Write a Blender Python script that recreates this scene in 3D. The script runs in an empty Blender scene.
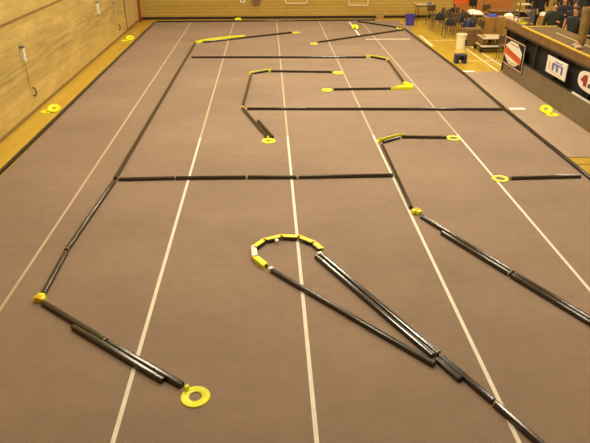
import bpy, bmesh, math, random
from mathutils import Vector, Matrix
random.seed(7)
PI = math.pi
S = bpy.context.scene
C = S.collection

# ------------------------------------------------------------------ materials
def lin(r, g, b):
    f = lambda c: (c/255/12.92) if c/255 <= .04045 else ((c/255+.055)/1.055)**2.4
    return (f(r), f(g), f(b), 1)

def mat(name, col, rough=.6, metal=0, spec=.5, var=0, scale=8, bump=0):
    m = bpy.data.materials.new(name); m.use_nodes = True
    nt = m.node_tree; b = nt.nodes['Principled BSDF']
    b.inputs['Base Color'].default_value = col
    b.inputs['Roughness'].default_value = rough
    b.inputs['Metallic'].default_value = metal
    b.inputs['Specular IOR Level'].default_value = spec
    tc = nt.nodes.new('ShaderNodeTexCoord')
    if var or bump:
        n = nt.nodes.new('ShaderNodeTexNoise'); n.inputs['Scale'].default_value = scale
        n.inputs['Detail'].default_value = 4
        nt.links.new(tc.outputs['Object'], n.inputs['Vector'])
        if var:
            r = nt.nodes.new('ShaderNodeValToRGB')
            r.color_ramp.elements[0].position = .3; r.color_ramp.elements[1].position = .7
            r.color_ramp.elements[0].color = [c*(1-var) for c in col[:3]]+[1]
            r.color_ramp.elements[1].color = [min(1, c*(1+var)) for c in col[:3]]+[1]
            nt.links.new(n.outputs['Fac'], r.inputs['Fac'])
            nt.links.new(r.outputs['Color'], b.inputs['Base Color'])
        if bump:
            bp = nt.nodes.new('ShaderNodeBump'); bp.inputs['Strength'].default_value = bump
            bp.inputs['Distance'].default_value = .01
            nt.links.new(n.outputs['Fac'], bp.inputs['Height'])
            nt.links.new(bp.outputs['Normal'], b.inputs['Normal'])
    return m

def ramp(nt, fac, a, ca, b_, cb):
    r = nt.nodes.new('ShaderNodeValToRGB')
    r.color_ramp.elements[0].position = a; r.color_ramp.elements[0].color = ca
    r.color_ramp.elements[1].position = b_; r.color_ramp.elements[1].color = cb
    nt.links.new(fac, r.inputs['Fac']); return r.outputs['Color']

def mixc(nt, mode, fac, a, b):
    m = nt.nodes.new('ShaderNodeMix'); m.data_type = 'RGBA'; m.blend_type = mode
    if isinstance(fac, float): m.inputs[0].default_value = fac
    else: nt.links.new(fac, m.inputs[0])
    for k, v in ((6, a), (7, b)):
        if isinstance(v, tuple): m.inputs[k].default_value = v
        else: nt.links.new(v, m.inputs[k])
    return m.outputs[2]

def noise(nt, vec, scale, detail=3, rough=.5):
    n = nt.nodes.new('ShaderNodeTexNoise'); n.inputs['Scale'].default_value = scale
    n.inputs['Detail'].default_value = detail; n.inputs['Roughness'].default_value = rough
    nt.links.new(vec, n.inputs['Vector']); return n.outputs['Fac']

def mapping(nt, vec, scale, rot=(0, 0, 0), loc=(0, 0, 0)):
    m = nt.nodes.new('ShaderNodeMapping'); m.inputs['Scale'].default_value = scale
    m.inputs['Rotation'].default_value = rot; m.inputs['Location'].default_value = loc
    nt.links.new(vec, m.inputs['Vector']); return m.outputs['Vector']

def base(name):
    m = bpy.data.materials.new(name); m.use_nodes = True
    nt = m.node_tree
    tc = nt.nodes.new('ShaderNodeTexCoord')
    return m, nt, nt.nodes['Principled BSDF'], tc.outputs['Object']

def carpet_material(name, c0, c1):
    m, nt, b, v = base(name)
    fine = noise(nt, v, 90, 4, .7)
    col = ramp(nt, fine, .3, c0, .7, c1)
    # worn, walked-on areas and faint cross-wise nap streaks
    big = noise(nt, mapping(nt, v, (.35, .55, 1)), 1.0, 4, .55)
    col = mixc(nt, 'MULTIPLY', 1.0, col, ramp(nt, big, .3, (.84, .83, .83, 1), .72, (1.06, 1.05, 1.04, 1)))
    st = noise(nt, mapping(nt, v, (.5, 7, 1)), 1.0, 3, .6)
    mid = noise(nt, v, 5, 5, .7)
    col = mixc(nt, 'MULTIPLY', 1.0, col, ramp(nt, mid, .34, (.93, .935, .92, 1), .66, (1.04, 1.03, 1.05, 1)))
    col = mixc(nt, 'MULTIPLY', 1.0, col, ramp(nt, st, .3, (.975, .975, .98, 1), .7, (1.02, 1.02, 1.015, 1)))
    nt.links.new(col, b.inputs['Base Color'])
    b.inputs['Roughness'].default_value = .95; b.inputs['Specular IOR Level'].default_value = .15
    bp = nt.nodes.new('ShaderNodeBump'); bp.inputs['Strength'].default_value = .35; bp.inputs['Distance'].default_value = .004
    nt.links.new(fine, bp.inputs['Height']); nt.links.new(bp.outputs['Normal'], b.inputs['Normal'])
    return m

def planks(name, c0, c1, gap, bw, rh, rot, rough, gapw=.004, coat=0.):
    m, nt, b, v = base(name)
    vec = mapping(nt, v, (1, 1, 1), rot)
    br = nt.nodes.new('ShaderNodeTexBrick')
    br.inputs['Color1'].default_value = c0; br.inputs['Color2'].default_value = c1
    br.inputs['Mortar'].default_value = gap; br.inputs['Scale'].default_value = 1
    br.inputs['Mortar Size'].default_value = gapw; br.inputs['Brick Width'].default_value = bw
    br.inputs['Row Height'].default_value = rh; br.inputs['Bias'].default_value = 0
    nt.links.new(vec, br.inputs['Vector'])
    g = noise(nt, mapping(nt, vec, (1.2, 22, 1)), 2.0, 4, .6)
    col = mixc(nt, 'MULTIPLY', 1.0, br.outputs['Color'], ramp(nt, g, .3, (.82, .8, .76, 1), .7, (1.08, 1.06, 1.04, 1)))
    nt.links.new(col, b.inputs['Base Color'])
    b.inputs['Roughness'].default_value = rough
    b.inputs['Coat Weight'].default_value = coat; b.inputs['Coat Roughness'].default_value = .12
    return m

def block_wall(name):
    m, nt, b, v = base(name)
    # wall runs along Y: block u = Y, block v = Z
    sx = nt.nodes.new('ShaderNodeSeparateXYZ'); nt.links.new(v, sx.inputs[0])
    cb = nt.nodes.new('ShaderNodeCombineXYZ')
    nt.links.new(sx.outputs['Y'], cb.inputs['X']); nt.links.new(sx.outputs['Z'], cb.inputs['Y'])
    vec = cb.outputs[0]
    br = nt.nodes.new('ShaderNodeTexBrick')
    br.inputs['Color1'].default_value = lin(212, 186, 112); br.inputs['Color2'].default_value = lin(204, 178, 105)
    br.inputs['Mortar'].default_value = lin(188, 162, 94); br.inputs['Scale'].default_value = 1
    br.inputs['Mortar Size'].default_value = .006; br.inputs['Brick Width'].default_value = .4; br.inputs['Row Height'].default_value = .2
    nt.links.new(vec, br.inputs['Vector'])
    g = noise(nt, mapping(nt, vec, (.5, 2.2, 1)), 1.6, 5, .65)
    col = mixc(nt, 'MULTIPLY', 1.0, br.outputs['Color'], ramp(nt, g, .32, (.78, .77, .76, 1), .66, (1.06, 1.05, 1.03, 1)))
    # long scuff marks rubbed along the wall about a metre above the floor
    sc = noise(nt, mapping(nt, vec, (.35, 7, 1)), 1.5, 4, .6)
    hz = nt.nodes.new('ShaderNodeMapRange'); hz.inputs[1].default_value = .55; hz.inputs[2].default_value = .95
    hz2 = nt.nodes.new('ShaderNodeMapRange'); hz2.inputs[1].default_value = 1.75; hz2.inputs[2].default_value = 1.25
    nt.links.new(sx.outputs['Z'], hz.inputs[0]); nt.links.new(sx.outputs['Z'], hz2.inputs[0])
    mu = nt.nodes.new('ShaderNodeMath'); mu.operation = 'MULTIPLY'
    nt.links.new(hz.outputs[0], mu.inputs[0]); nt.links.new(hz2.outputs[0], mu.inputs[1])
    dark = ramp(nt, sc, .38, (.70, .69, .68, 1), .6, (1, 1, 1, 1))
    col = mixc(nt, 'MULTIPLY', mu.outputs[0], col, dark)
    nt.links.new(col, b.inputs['Base Color']); b.inputs['Roughness'].default_value = .55
    bp = nt.nodes.new('ShaderNodeBump'); bp.inputs['Strength'].default_value = .25; bp.inputs['Distance'].default_value = .01
    nt.links.new(br.outputs['Fac'], bp.inputs['Height']); bp.invert = True
    nt.links.new(bp.outputs['Normal'], b.inputs['Normal'])
    return m

M = {}
M['carpet'] = carpet_material('carpet_pile', lin(128, 108, 92), lin(168, 146, 127))
M['mat'] = carpet_material('mat_pile', lin(150, 128, 108), lin(186, 163, 140))
M['skirt'] = carpet_material('skirt_pile', lin(116, 102, 82), lin(150, 132, 106))
M['deck'] = carpet_material('deck_pile', lin(98, 78, 50), lin(130, 106, 72))
M['wood'] = planks('gym_maple', lin(206, 172, 60), lin(196, 160, 50), lin(150, 112, 36), 1.8, .09, (0, 0, PI/2), .28, .002, .25)
M['panel'] = planks('wall_boards', lin(192, 166, 86), lin(182, 154, 76), lin(128, 100, 48), 3.6, .14, (PI/2, 0, 0), .45, .006)
M['block'] = block_wall('painted_block')
M['rail'] = mat('black_rail_plastic', lin(46, 38, 29), .17, 0, .65)
M['yellow'] = mat('yellow_plastic', lin(240, 242, 34), .38, 0, .5)
M['amber'] = mat('amber_plastic', lin(232, 172, 24), .4)
M['tape'] = mat('cream_tape', lin(226, 218, 200), .6, 0, .4, .06, 6)
M['dulltape'] = mat('dull_tape', lin(190, 170, 142), .7, 0, .4, .08, 6)
M['whitetape'] = mat('white_tape', lin(246, 242, 230), .5)
M['tan'] = mat('tan_tape', lin(150, 128, 90), .5)
M['white'] = mat('white_paint', lin(238, 234, 222), .5)
M['floorline'] = mat('court_line_paint', lin(250, 232, 190), .4)
M['red'] = mat('red_paint', lin(158, 50, 34), .5)
M['orange'] = mat('orange_print', lin(222, 98, 36), .5)
M['orangepad'] = mat('orange_vinyl', lin(176, 116, 56), .5, var=.1, scale=3)
M['black'] = mat('black_cloth', lin(30, 26, 26), .85, var=.3, scale=10)
M['dark'] = mat('dark_metal', lin(52, 44, 38), .4, .3)
M['steel'] = mat('grey_steel', lin(150, 138, 118), .35, .7)
M['bluebin'] = mat('violet_blue_plastic', lin(72, 66, 168), .4)
M['navy'] = mat('navy_plastic', lin(36, 42, 84), .4)
M['bucket'] = mat('cream_bucket_plastic', lin(244, 238, 205), .4)
M['jeans'] = mat('blue_denim', lin(104, 112, 124), .85, var=.2, scale=20)
M['khaki'] = mat('khaki_cotton', lin(138, 112, 62), .85, var=.18, scale=9)
M['jacket'] = mat('charcoal_jacket', lin(38, 36, 40), .8, var=.2, scale=8)
M['jacketgreen'] = mat('dark_green_jacket', lin(40, 46, 38), .8, var=.2, scale=8)
M['trousersdark'] = mat('dark_trousers', lin(34, 32, 38), .85, var=.2, scale=8)
M['skin'] = mat('skin', lin(214, 158, 118), .5)
M['hair'] = mat('brown_hair', lin(62, 44, 30), .7, var=.3, scale=40)
M['shoe'] = mat('shoe_leather', lin(60, 50, 44), .5)
M['shoelight'] = mat('pale_shoe', lin(205, 190, 170), .5)
M['tabletop'] = mat('folding_table_laminate', lin(196, 172, 130), .4, var=.06, scale=4)
M['tableunder'] = mat('table_underside', lin(70, 56, 42), .7)
M['ply'] = mat('plywood', lin(164, 124, 62), .5, var=.12, scale=3)
M['wooddark'] = mat('brown_timber', lin(128, 96, 58), .55, var=.15, scale=4)
M['ledge'] = mat('ledge_timber', lin(138, 112, 64), .6)
M['padcover'] = mat('wall_pad_vinyl', lin(196, 166, 108), .5)
M['chairseat'] = mat('brown_chair_shell', lin(86, 66, 50), .45)
M['blue'] = mat('blue_cloth', lin(48, 66, 168), .6)
M['bluegrey'] = mat('blue_print', lin(96, 96, 178), .5)
M['grey'] = mat('grey_plastic', lin(110, 108, 104), .5)
M['ceiling'] = mat('ceiling_paint', lin(222, 204, 172), .8)
M['rimyellow'] = mat('yellow_edge_tape', lin(226, 190, 60), .45)
M['shade'] = mat('lamp_housing', lin(160, 160, 158), .4, .5)
mm = bpy.data.materials.new('lamp_glow'); mm.use_nodes = True
bb = mm.node_tree.nodes['Principled BSDF']; bb.inputs['Emission Color'].default_value = (1, .82, .55, 1)
bb.inputs['Emission Strength'].default_value = 12; bb.inputs['Base Color'].default_value = (.9, .85, .75, 1)
M['glow'] = mm

# ------------------------------------------------------------------ helpers
def tag(o, label=None, cat=None, group=None, kind=None):
    if label: o['label'] = label
    if cat: o['category'] = cat
    if group: o['group'] = group
    if kind: o['kind'] = kind
    return o

def obj(name, bm, m, parent=None, loc=None, rz=0, smooth=None):
    me = bpy.data.meshes.new(name)
    bmesh.ops.recalc_face_normals(bm, faces=bm.faces)
    bm.to_mesh(me); bm.free()
    if m: me.materials.append(m)
    if smooth is not None:
        for p in me.polygons: p.use_smooth = True
        me.set_sharp_from_angle(angle=math.radians(smooth))
    o = bpy.data.objects.new(name, me); C.objects.link(o)
    if parent: o.parent = parent
    if loc: o.location = loc
    o.rotation_euler.z = rz
    return o

def empty(name, loc, rz=0):
    o = bpy.data.objects.new(name, None); C.objects.link(o)
    o.location = loc; o.rotation_euler.z = rz; o.empty_display_size = .1
    return o

def copy_tree(o, parent=None):
    c = o.copy(); C.objects.link(c)
    if parent: c.parent = parent
    for ch in o.children: copy_tree(ch, c)
    return c

def box(bm, x0, x1, y0, y1, z0, z1, bev=0, mtx=None):
    r = bmesh.ops.create_cube(bm, size=1)
    vs = r['verts']
    bmesh.ops.scale(bm, vec=(x1-x0, y1-y0, z1-z0), verts=vs)
    bmesh.ops.translate(bm, vec=((x0+x1)/2, (y0+y1)/2, (z0+z1)/2), verts=vs)
    if bev:
        es = list({e for v in vs for e in v.link_edges})
        r2 = bmesh.ops.bevel(bm, geom=es, offset=bev, segments=2, affect='EDGES', profile=.5)
        vs = list({v for f in r2['faces'] for v in f.verts} | {v for v in vs if v.is_valid})
    if mtx: bmesh.ops.transform(bm, matrix=mtx, verts=vs)
    return bm

def B(*a, **k): return box(bmesh.new(), *a, **k)

def tube(bm, pts, r, n=10):
    pts = [Vector(p) for p in pts]; rings = []
    prev = None
    for i, p in enumerate(pts):
        t = (pts[min(i+1, len(pts)-1)]-pts[max(i-1, 0)]).normalized()
        if prev is None:
            a = Vector((0, 0, 1)) if abs(t.z) < .9 else Vector((1, 0, 0))
            u = t.cross(a).normalized()
        else:
            u = (prev-t*prev.dot(t)).normalized()
        prev = u; w = t.cross(u)
        rr = r[i] if isinstance(r, (list, tuple)) else r
        rings.append([bm.verts.new(p+(u*math.cos(2*PI*k/n)+w*math.sin(2*PI*k/n))*rr) for k in range(n)])
    for a, b in zip(rings, rings[1:]):
        for k in range(n): bm.faces.new((a[k], a[(k+1) % n], b[(k+1) % n], b[k]))
    bm.faces.new(rings[0][::-1]); bm.faces.new(rings[-1])
    return bm

def lathe(bm, prof, n=32, c=(0, 0, 0), closed=False):
    """prof: (r, z) pairs; closed joins the last pair to the first."""
    rings = []
    for r, z in prof:
        if r < 1e-5: rings.append([bm.verts.new((c[0], c[1], c[2]+z))])
        else: rings.append([bm.verts.new((c[0]+r*math.cos(2*PI*k/n), c[1]+r*math.sin(2*PI*k/n), c[2]+z)) for k in range(n)])
    prs = list(zip(rings, rings[1:]))
    if closed: prs.append((rings[-1], rings[0]))
    for a, b in prs:
        if len(a) == 1 and len(b) == 1: continue
        for k in range(n):
            j = (k+1) % n
            if len(a) == 1: bm.faces.new((a[0], b[j], b[k]))
            elif len(b) == 1: bm.faces.new((a[k], a[j], b[0]))
            else: bm.faces.new((a[k], a[j], b[j], b[k]))
    if not closed:
        for q in (rings[0], rings[-1]):
            if len(q) > 2: bm.faces.new(q)
    return bm

def prism(bm, poly, axis, a, b):
    """extrude a 2-D outline along an axis; poly in the other two axes' order"""
    def P(u, v, w):
        return {'x': (w, u, v), 'y': (u, w, v), 'z': (u, v, w)}[axis]
    A = [bm.verts.new(P(u, v, a)) for u, v in poly]; D = [bm.verts.new(P(u, v, b)) for u, v in poly]
    n = len(poly)
    for k in range(n): bm.faces.new((A[k], A[(k+1) % n], D[(k+1) % n], D[k]))
    bm.faces.new(A[::-1]); bm.faces.new(D)
    return bm

# ------------------------------------------------------------------ the hall
XL, XR, YN, YF, ZC = -5.62, 16.0, -6.0, 27.9, 8.6
FZ = -.012                                        # hardwood lies a carpet's thickness below the carpet
tag(obj('floor', B(XL-.2, XR+.2, YN-.2, YF+.2, FZ-.2, FZ), M['wood']), kind='structure')
tag(obj('wall_left', B(XL-.25, XL, YN-.2, YF+.2, FZ-.2, ZC), M['block']), kind='structure')
tag(obj('wall_far', B(XL, XR, YF, YF+.25, FZ-.2, ZC), M['panel']), kind='structure')
tag(obj('wall_right', B(XR, XR+.25, YN-.2, YF+.2, FZ-.2, ZC), M['block']), kind='structure')
tag(obj('wall_near', B(XL, XR, YN-.25, YN, FZ-.2, ZC), M['block']), kind='structure')
tag(obj('ceiling', B(XL-.2, XR+.2, YN-.2, YF+.2, ZC, ZC+.2), M['ceiling']), kind='structure')
tag(obj('baseboard_far', B(XL, XR, YF-.025, YF, FZ, .1), M['dark']), kind='structure')
tag(obj('baseboard_left', B(XL, XL+.015, YN, YF-.03, FZ, .07), M['ledge']), kind='structure')
tag(obj('trim_1', B(XL, XL+.035, YN, YF-.9, 2.12, 2.155), M['ledge']), kind='structure')     # ledge along the block wall

# painted court lines on the hardwood
def line(p, q, w=.05):
    p = Vector((*p, 0)); q = Vector((*q, 0)); d = (q-p).normalized(); n = Vector((-d.y, d.x, 0))*w/2
    bm = bmesh.new(); z = FZ+.0015
    bm.faces.new([bm.verts.new((v.x, v.y, z)) for v in (p+n, p-n, q-n, q+n)])
    return bm
k = 2
for p, q in (((7.24, 17.6), (7.18, 23.4)), ((6.86, 17.6), (6.9, 21.6)), ((5.95, 22.66), (7.4, 22.64)), ((5.83, 21.6), (5.85, 23.7)), ((6.3, 19.2), (7.6, 19.22)), ((5.8, 10.4), (7.2, 10.4))):
    tag(obj('trim_%d' % k, line(p, q, .05 if k != 5 else .09), M['floorline'] if k != 7 else M['wooddark']), kind='structure'); k += 1

# carpet and its taped seams
car = obj('track_carpet', B(-4.9, 5.68, -3, 27.12, FZ, 0), M['carpet'])
tag(car, 'large grey brown carpet of the race track spread over the gym floor', 'carpet')
for x in (-3.31, -1.485, (.365), 2.2, 4.02):
    yb = 12.2 if x > -3 else -2.0
    if x > -3: obj('seam_tape', B(x-.022, x+.022, -2.9, yb, 0, .0012), M['tape'], car)
    obj('seam_tape', B(x-.02, x+.02, yb+.01, 26.9, 0, .001), M['dulltape'], car)     # duller tape; the blurring of far lengths is put into the colour
obj('tape_mark', B(3.46, 3.54, 23.7, 26.8, 0, .0014), M['whitetape'], car)
obj('tape_mark', B(3.62, 5.3, 22.85, 22.97, 0, .0014), M['tape'], car)
mt = obj('walkway_mat', B(5.78, 6.9, 10.75, 17.75, FZ, 0), M['mat'])
tag(mt, 'brown carpet strip lying between the right boundary rail and the drivers stand', 'mat')
for q in ((5.82, 6.2, 13.9, 14.05), (5.8, 6.16, 17.72, 17.86)):
    tag(obj('tape_strip', B(*q, .0005, .002), M['whitetape']),
        'white tape strip where the long cross rail meets the boundary rail' if q[2] < 15 else 'white tape strip on the far front corner of the walkway mat', 'tape')
obj('tape_mark', B(5.2, 5.64, 9.84, 9.91, 0, .0014), M['whitetape'], car)

# ------------------------------------------------------------------ track rails
W, H = .032, .058
PROF = [(-W, 0), (-W, H*.72), (-W*.9, H*.88), (-W*.68, H*.965), (-W*.36, H), (W*.36, H), (W*.68, H*.965), (W*.9, H*.88), (W, H*.72), (W, 0)]
def rail(p, q, label, group=None, joint=None, side=0):
    """a length of black half-round rail; joint marks which ends are wrapped with joining tape"""
    p, q = Vector((*p, 0)), Vector((*q, 0)); d = q-p; L = d.length
    if side:
        n = Vector((-d.y, d.x, 0)).normalized()*side*.0665; p += n; q += n
    bm = prism(bmesh.new(), PROF, 'x', -L/2, L/2)
    o = obj('track_rail', bm, M['rail'], None, ((p+q)/2).to_tuple(), math.atan2(d.y, d.x), 8)
    o.location.z = .0014
    tag(o, label, 'rail', group)
    pr2 = [(y*1.05, z*1.03+.0005) for y, z in PROF]
    for end in (joint or ''):
        x = -L/2+.012 if end == 'a' else L/2-.012
        t = obj('joint_tape', prism(bmesh.new(), pr2, 'x', x-.008, x+.008), M['tan'], o, None, 0, 40)
    return o

RL = [
 ((-4.86, 26.83), (-5.01, 3.2), 'long black boundary rail beside the wood strip along the block wall', ''),
 ((-4.82, 27.09), (4.67, 27.19), 'black boundary rail along the far edge of the carpet before the panelled wall', ''),
 ((5.5, 24.93), (5.71, 17.39), 'black boundary rail passing the white bucket, from far corner to walkway mat', ''),
 ((5.72, 17.32), (5.67, 14.01), 'black boundary rail beside the walkway mat, ending where the long cross rail meets it', ''),
 ((5.66, 13.93), (5.72, 9.0), 'black boundary rail past the yellow discs on the mat, running out of frame', 'b'),
 ((3.87, 26.8), (5.47, 25.05), 'slanting black rail cutting the far carpet corner near the blue bin', ''),
 ((1.79, 22.29), (5.39, 24.68), 'angled black rail from a yellow disc to the corner by the blue bin', ''),
 ((-2.65, 22.29), (-2.79, 10.01), 'long black inner rail parallel to the block wall, far of the middle cross rail', ''),
 ((-2.78, 9.88), (-2.91, 7.46), 'black inner rail just in front of the middle cross rail on the wall side', 'b'),
 ((-2.9, 7.4), (-2.88, 6.38), 'short black rail leading to the brassy yellow elbow at lower left', ''),
 ((-2.38, 22.47), (.92, 24.28), 'black rail with the long yellow strip lying along its back', ''),
 ((-2.52, 19.97), (3.16, 19.72), 'farthest straight cross rail, thin black, starting at the long inner rail', ''),
 ((3.34, 19.77), (3.76, 19.35), 'short angled black rail between the two small yellow joints at upper right', ''),
 ((3.8, 19.22), (3.75, 16.49), 'black rail running down to the bright yellow triangular corner', ''),
 ((3.26, 15.84), (1.72, 15.84), 'straight black rail between the yellow triangular corner and a yellow disc', ''),
 ((-.49, 17.71), (-.04, 17.97), 'short angled black rail with yellow joints at the top of the upper hook', ''),
 ((.05, 17.94), (1.86, 17.77), 'straight black rail at the top of the upper hook, ending at a yellow disc', ''),
 ((-.53, 17.47), (-.66, 14.37), 'black rail down the wall side of the upper hook to the long cross rail', ''),
 ((-.64, 14.12), (-.07, 12.12), 'slanting black rail leading to the yellow disc below the long cross rail', ''),
 ((-.55, 14.16), (5.6, 13.85), 'longest black cross rail, reaching to the right boundary rail', ''),
 ((-2.73, 9.97), (-1.71, 9.98), 'middle cross rail, first piece from the long inner rail', 'ab'),
 ((-1.7, 9.98), (-.44, 9.96), 'middle cross rail, second piece from the long inner rail', 'b'),
 ((-.42, 9.96), (.47, 9.93), 'middle cross rail, third piece, crossing the central seam tape', 'b'),
 ((.49, 9.93), (2.2, 9.94), 'middle cross rail, last piece, touching the right hooked rail', ''),
 ((3.71, 11.92), (2.78, 11.99), 'straight black rail at the top of the right hook, ending at a yellow disc', ''),
 ((2.71, 11.95), (2.33, 11.69), 'short angled black rail with a yellow strip curling along its back', ''),
 ((2.27, 11.5), (2.24, 8.6), 'black rail down the right hook, where the middle cross rail ends', ''),
 ((2.34, 8.29), (3.17, 6.61), 'black rail slanting away from the yellow elbow of the right hook', 'b'),
 ((3.18, 6.58), (3.9, 5.2), 'rear rail of the double slanting pair running out of the right edge', ''),
 ((-2.82, 6.18), (-1.87, 5.4), 'black rail slanting from the brassy elbow at lower left', 'b'),
 ((-1.85, 5.38), (-.94, 4.66), 'black rail leading to the nearest yellow disc, behind its doubled companion', ''),
 ((-.01, 6.79), (1.68, 4.86), 'left leg of the hairpin, a single black rail', ''),
 ((.65, 7.21), (1.77, 5.03), 'right leg of the hairpin, rear rail from the yellow curve', 'b'),
 ((1.78, 5.0), (2.12, 4.31), 'hairpin tail rail between the tan joint and the pale joint', ''),
 ((2.13, 4.28), (2.5, 3.5), 'nearest black rail, crossing the seam tape and leaving the bottom edge', 'a'),
]
for p, q, lab, j in RL: rail(p, q, lab, None, j)
rail((2.58, 7.77), (3.18, 6.59), 'front rail of the slanting pair, starting a little past the yellow elbow', None, 'b', -1)
rail((3.19, 6.56), (3.9, 5.2), 'front rail of the double slanting pair running out of the right edge', None, '', -1)
rail((-2.27, 5.73), (-1.1, 4.79), 'black rail doubled in front of the rail to the nearest yellow disc', None, '', -1)
rail((.66, 7.17), (1.76, 5.03), 'right leg of the hairpin, front rail lying against the rear one', None, '', -1)
rail((1.79, 4.97), (1.95, 4.65), 'short black stub below where the two hairpin legs meet', None, '', -1)
rail((-.27, 13.2), (.04, 12.1), 'short black rail doubled beside the slanting rail to the disc', None, '', 0)

# ------------------------------------------------------------------ yellow discs, joints, elbows
def ring_bm(R=.148, r=.064, t=.012):
    return lathe(bmesh.new(), [(r, 0), (R-.003, 0), (R, .004), (R-.006, t), (r+.005, t), (r, t-.004)], 40, closed=True)
ring_mesh = None
def disc(x, y, label, pin=None, z=.001, tilt=(0, 0), r=.064):
    global ring_mesh
    if r != .064:
        o = obj('corner_disc', ring_bm(r=r), M['yellow'], None, (x, y, z), 0, 40)
    elif ring_mesh is None:
        o = obj('corner_disc', ring_bm(), M['yellow'], None, (x, y, z), 0, 40); ring_mesh = o.data
    else:
        o = bpy.data.objects.new('corner_disc', ring_mesh); C.objects.link(o); o.location = (x, y, z)
    o.rotation_euler = (tilt[0], tilt[1], 0)
    tag(o, label, 'disc', 'yellow corner discs')
    if pin is not None:
        a = pin; bm = bmesh.new()
        box(bm, .115, .15, -.022, .022, .01, .065, .006, Matrix.Rotation(a, 4, 'Z'))
        obj('hinge_tab', bm, M['yellow'], o, None, 0, 40)
    return o
disc(-.795, 4.52, 'nearest yellow disc, lying by the rail end at lower left', 2.35)
disc(-.04, 11.93, 'yellow disc at the end of the slanting rail below the long cross rail', 1.7)
disc(3.87, 11.93, 'yellow disc ending the right hook, touching the seam tape', None, r=.088)
disc(4.11, 9.76, 'yellow disc at the free end of the short right cross rail', None, r=.088)
disc(1.08, 24.38, 'yellow disc at the end of the rail with the long yellow strip', None)
disc(1.64, 22.15, 'yellow disc at the open end of the angled far rail', None)
disc(2.04, 17.76, 'yellow disc at the end of the upper hook rail', None)
disc(1.54, 15.86, 'yellow disc at the end of the rail from the yellow triangular corner', None)
# loose discs in heaps at the edges
disc(-5.36, 14.27, 'loose yellow disc lying flat on the wood strip by the block wall', None, FZ, r=.04)
disc(-5.19, 14.3, 'loose yellow disc leaning over another on the wood strip by the block wall', None, .06, (.4, .12), r=.04)
disc(-5.34, 23.12, 'loose yellow disc lying on the far part of the wood strip', None, FZ, r=.04)
disc(-5.16, 23.25, 'loose yellow disc propped on another on the far wood strip', None, .06, (.4, .12), r=.04)
disc(6.58, 13.66, 'upper yellow disc, propped up, of the pair on the walkway mat', None, .075, (.48, -.1), r=.04)
disc(6.66, 13.46, 'lower yellow disc of the pair on the walkway mat', None, .0, (0, 0), r=.04)
disc(3.52, 25.15, 'loose yellow disc inside the far corner triangle of rails', None, .075, (.5, 0), r=.04)
disc(-1.32, 27.5, 'loose yellow disc on the wood before the far panelled wall', None, FZ+.046, (.3, 0), r=.04)
rail((3.44, 25.6), (3.5, 24.95), 'short black rail beside the loose disc in the far corner triangle')
disc(5.36, 25.14, 'yellow disc in the far carpet corner behind the meeting rails', None, .02, (.12, 0))

def strip_along(name, pts, w, z0, z1, m, label, cat, parts=None):
    """a band of plastic standing on edge along a path"""
    bm = bmesh.new(); pts = [Vector((*p, 0)) for p in pts]; rows = []
    for i, p in enumerate(pts):
        d = (pts[min(i+1, len(pts)-1)]-pts[max(i-1, 0)]).normalized(); n = Vector((-d.y, d.x, 0))*w/2
        rows.append([bm.verts.new((p.x+s*n.x, p.y+s*n.y, z)) for s, z in ((1, z0), (1, z1), (-1, z1), (-1, z0))])
    for a, b in zip(rows, rows[1:]):
        for k in range(4): bm.faces.new((a[k], a[(k+1) % 4], b[(k+1) % 4], b[k]))
    bm.faces.new(rows[0]); bm.faces.new(rows[-1][::-1])
    o = obj(name, bm, m, None, None, 0, 40)
    if label: tag(o, label, cat)
    return o
strip_along('yellow_strip', [(-2.62, 22.33), (-2.46, 22.62), (-2.2, 22.86), (-1.9, 23.08), (-1.5, 23.3), (-.9, 23.55)], .10, .001, .075, M['yellow'],
            'long yellow plastic strip leaning behind the far angled rail', 'strip')
strip_along('yellow_strip', [(2.21, 11.6), (2.22, 11.74), (2.3, 11.8), (2.5, 11.93), (2.72, 12.07), (2.86, 12.07)], .022, .001, .066, M['yellow'],
            'thin yellow strip curling round the bend of the right hook', 'strip')
strip_along('yellow_strip', [(-.58, 17.66), (-.5, 17.78), (-.25, 17.93), (-.06, 18.05), (.08, 18.05)], .03, .001, .066, M['yellow'],
            'thin yellow strip behind the bend of the upper hook', 'strip')
strip_along('yellow_strip', [(3.2, 19.86), (3.36, 19.88), (3.6, 19.66), (3.84, 19.44)], .03, .001, .066, M['yellow'],
            'thin yellow strip behind the short angled rail at upper right', 'strip')

def joint(x, y, rz, label, sc=1., m1='yellow'):
    t = empty('rail_elbow', (x, y, .0015), rz)
    tag(t, label, 'joint')
    bm = bmesh.new()          # two arms of a bent sleeve
    box(bm, -.085*sc, .01*sc, -.04*sc, .04*sc, 0, .068, .01)
    obj('sleeve', bm, M[m1], t, None, 0, 40)
    bm = bmesh.new(); lathe(bm, [(0, 0), (.04*sc, 0), (.04*sc, .072), (.032*sc, .078), (0, .078)], 20)
    obj('hinge_post', bm, M['amber'], t, None, 0, 40)
    bm = bmesh.new(); box(bm, -.05*sc, .075*sc, -.036*sc, .036*sc, 0, .07, .01, Matrix.Rotation(1.5, 4, 'Z'))
    obj('sleeve', bm, M['yellow'], t, None, 0, 40)
    return t
joint(-2.89, 6.25, -1.75, 'bright brassy yellow elbow at the lower left bend of the track', 1.1)
joint(2.3, 8.47, 2.1, 'yellow elbow low on the right hook where the rail slants off', 1.1)
joint(-.66, 14.24, 1.5, 'small pale elbow where the upper hook meets the long cross rail', .6, 'tan')
joint(3.79, 19.3, 2.4, 'small yellow elbow at the upper right bend of the far cross rail', .6)

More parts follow.
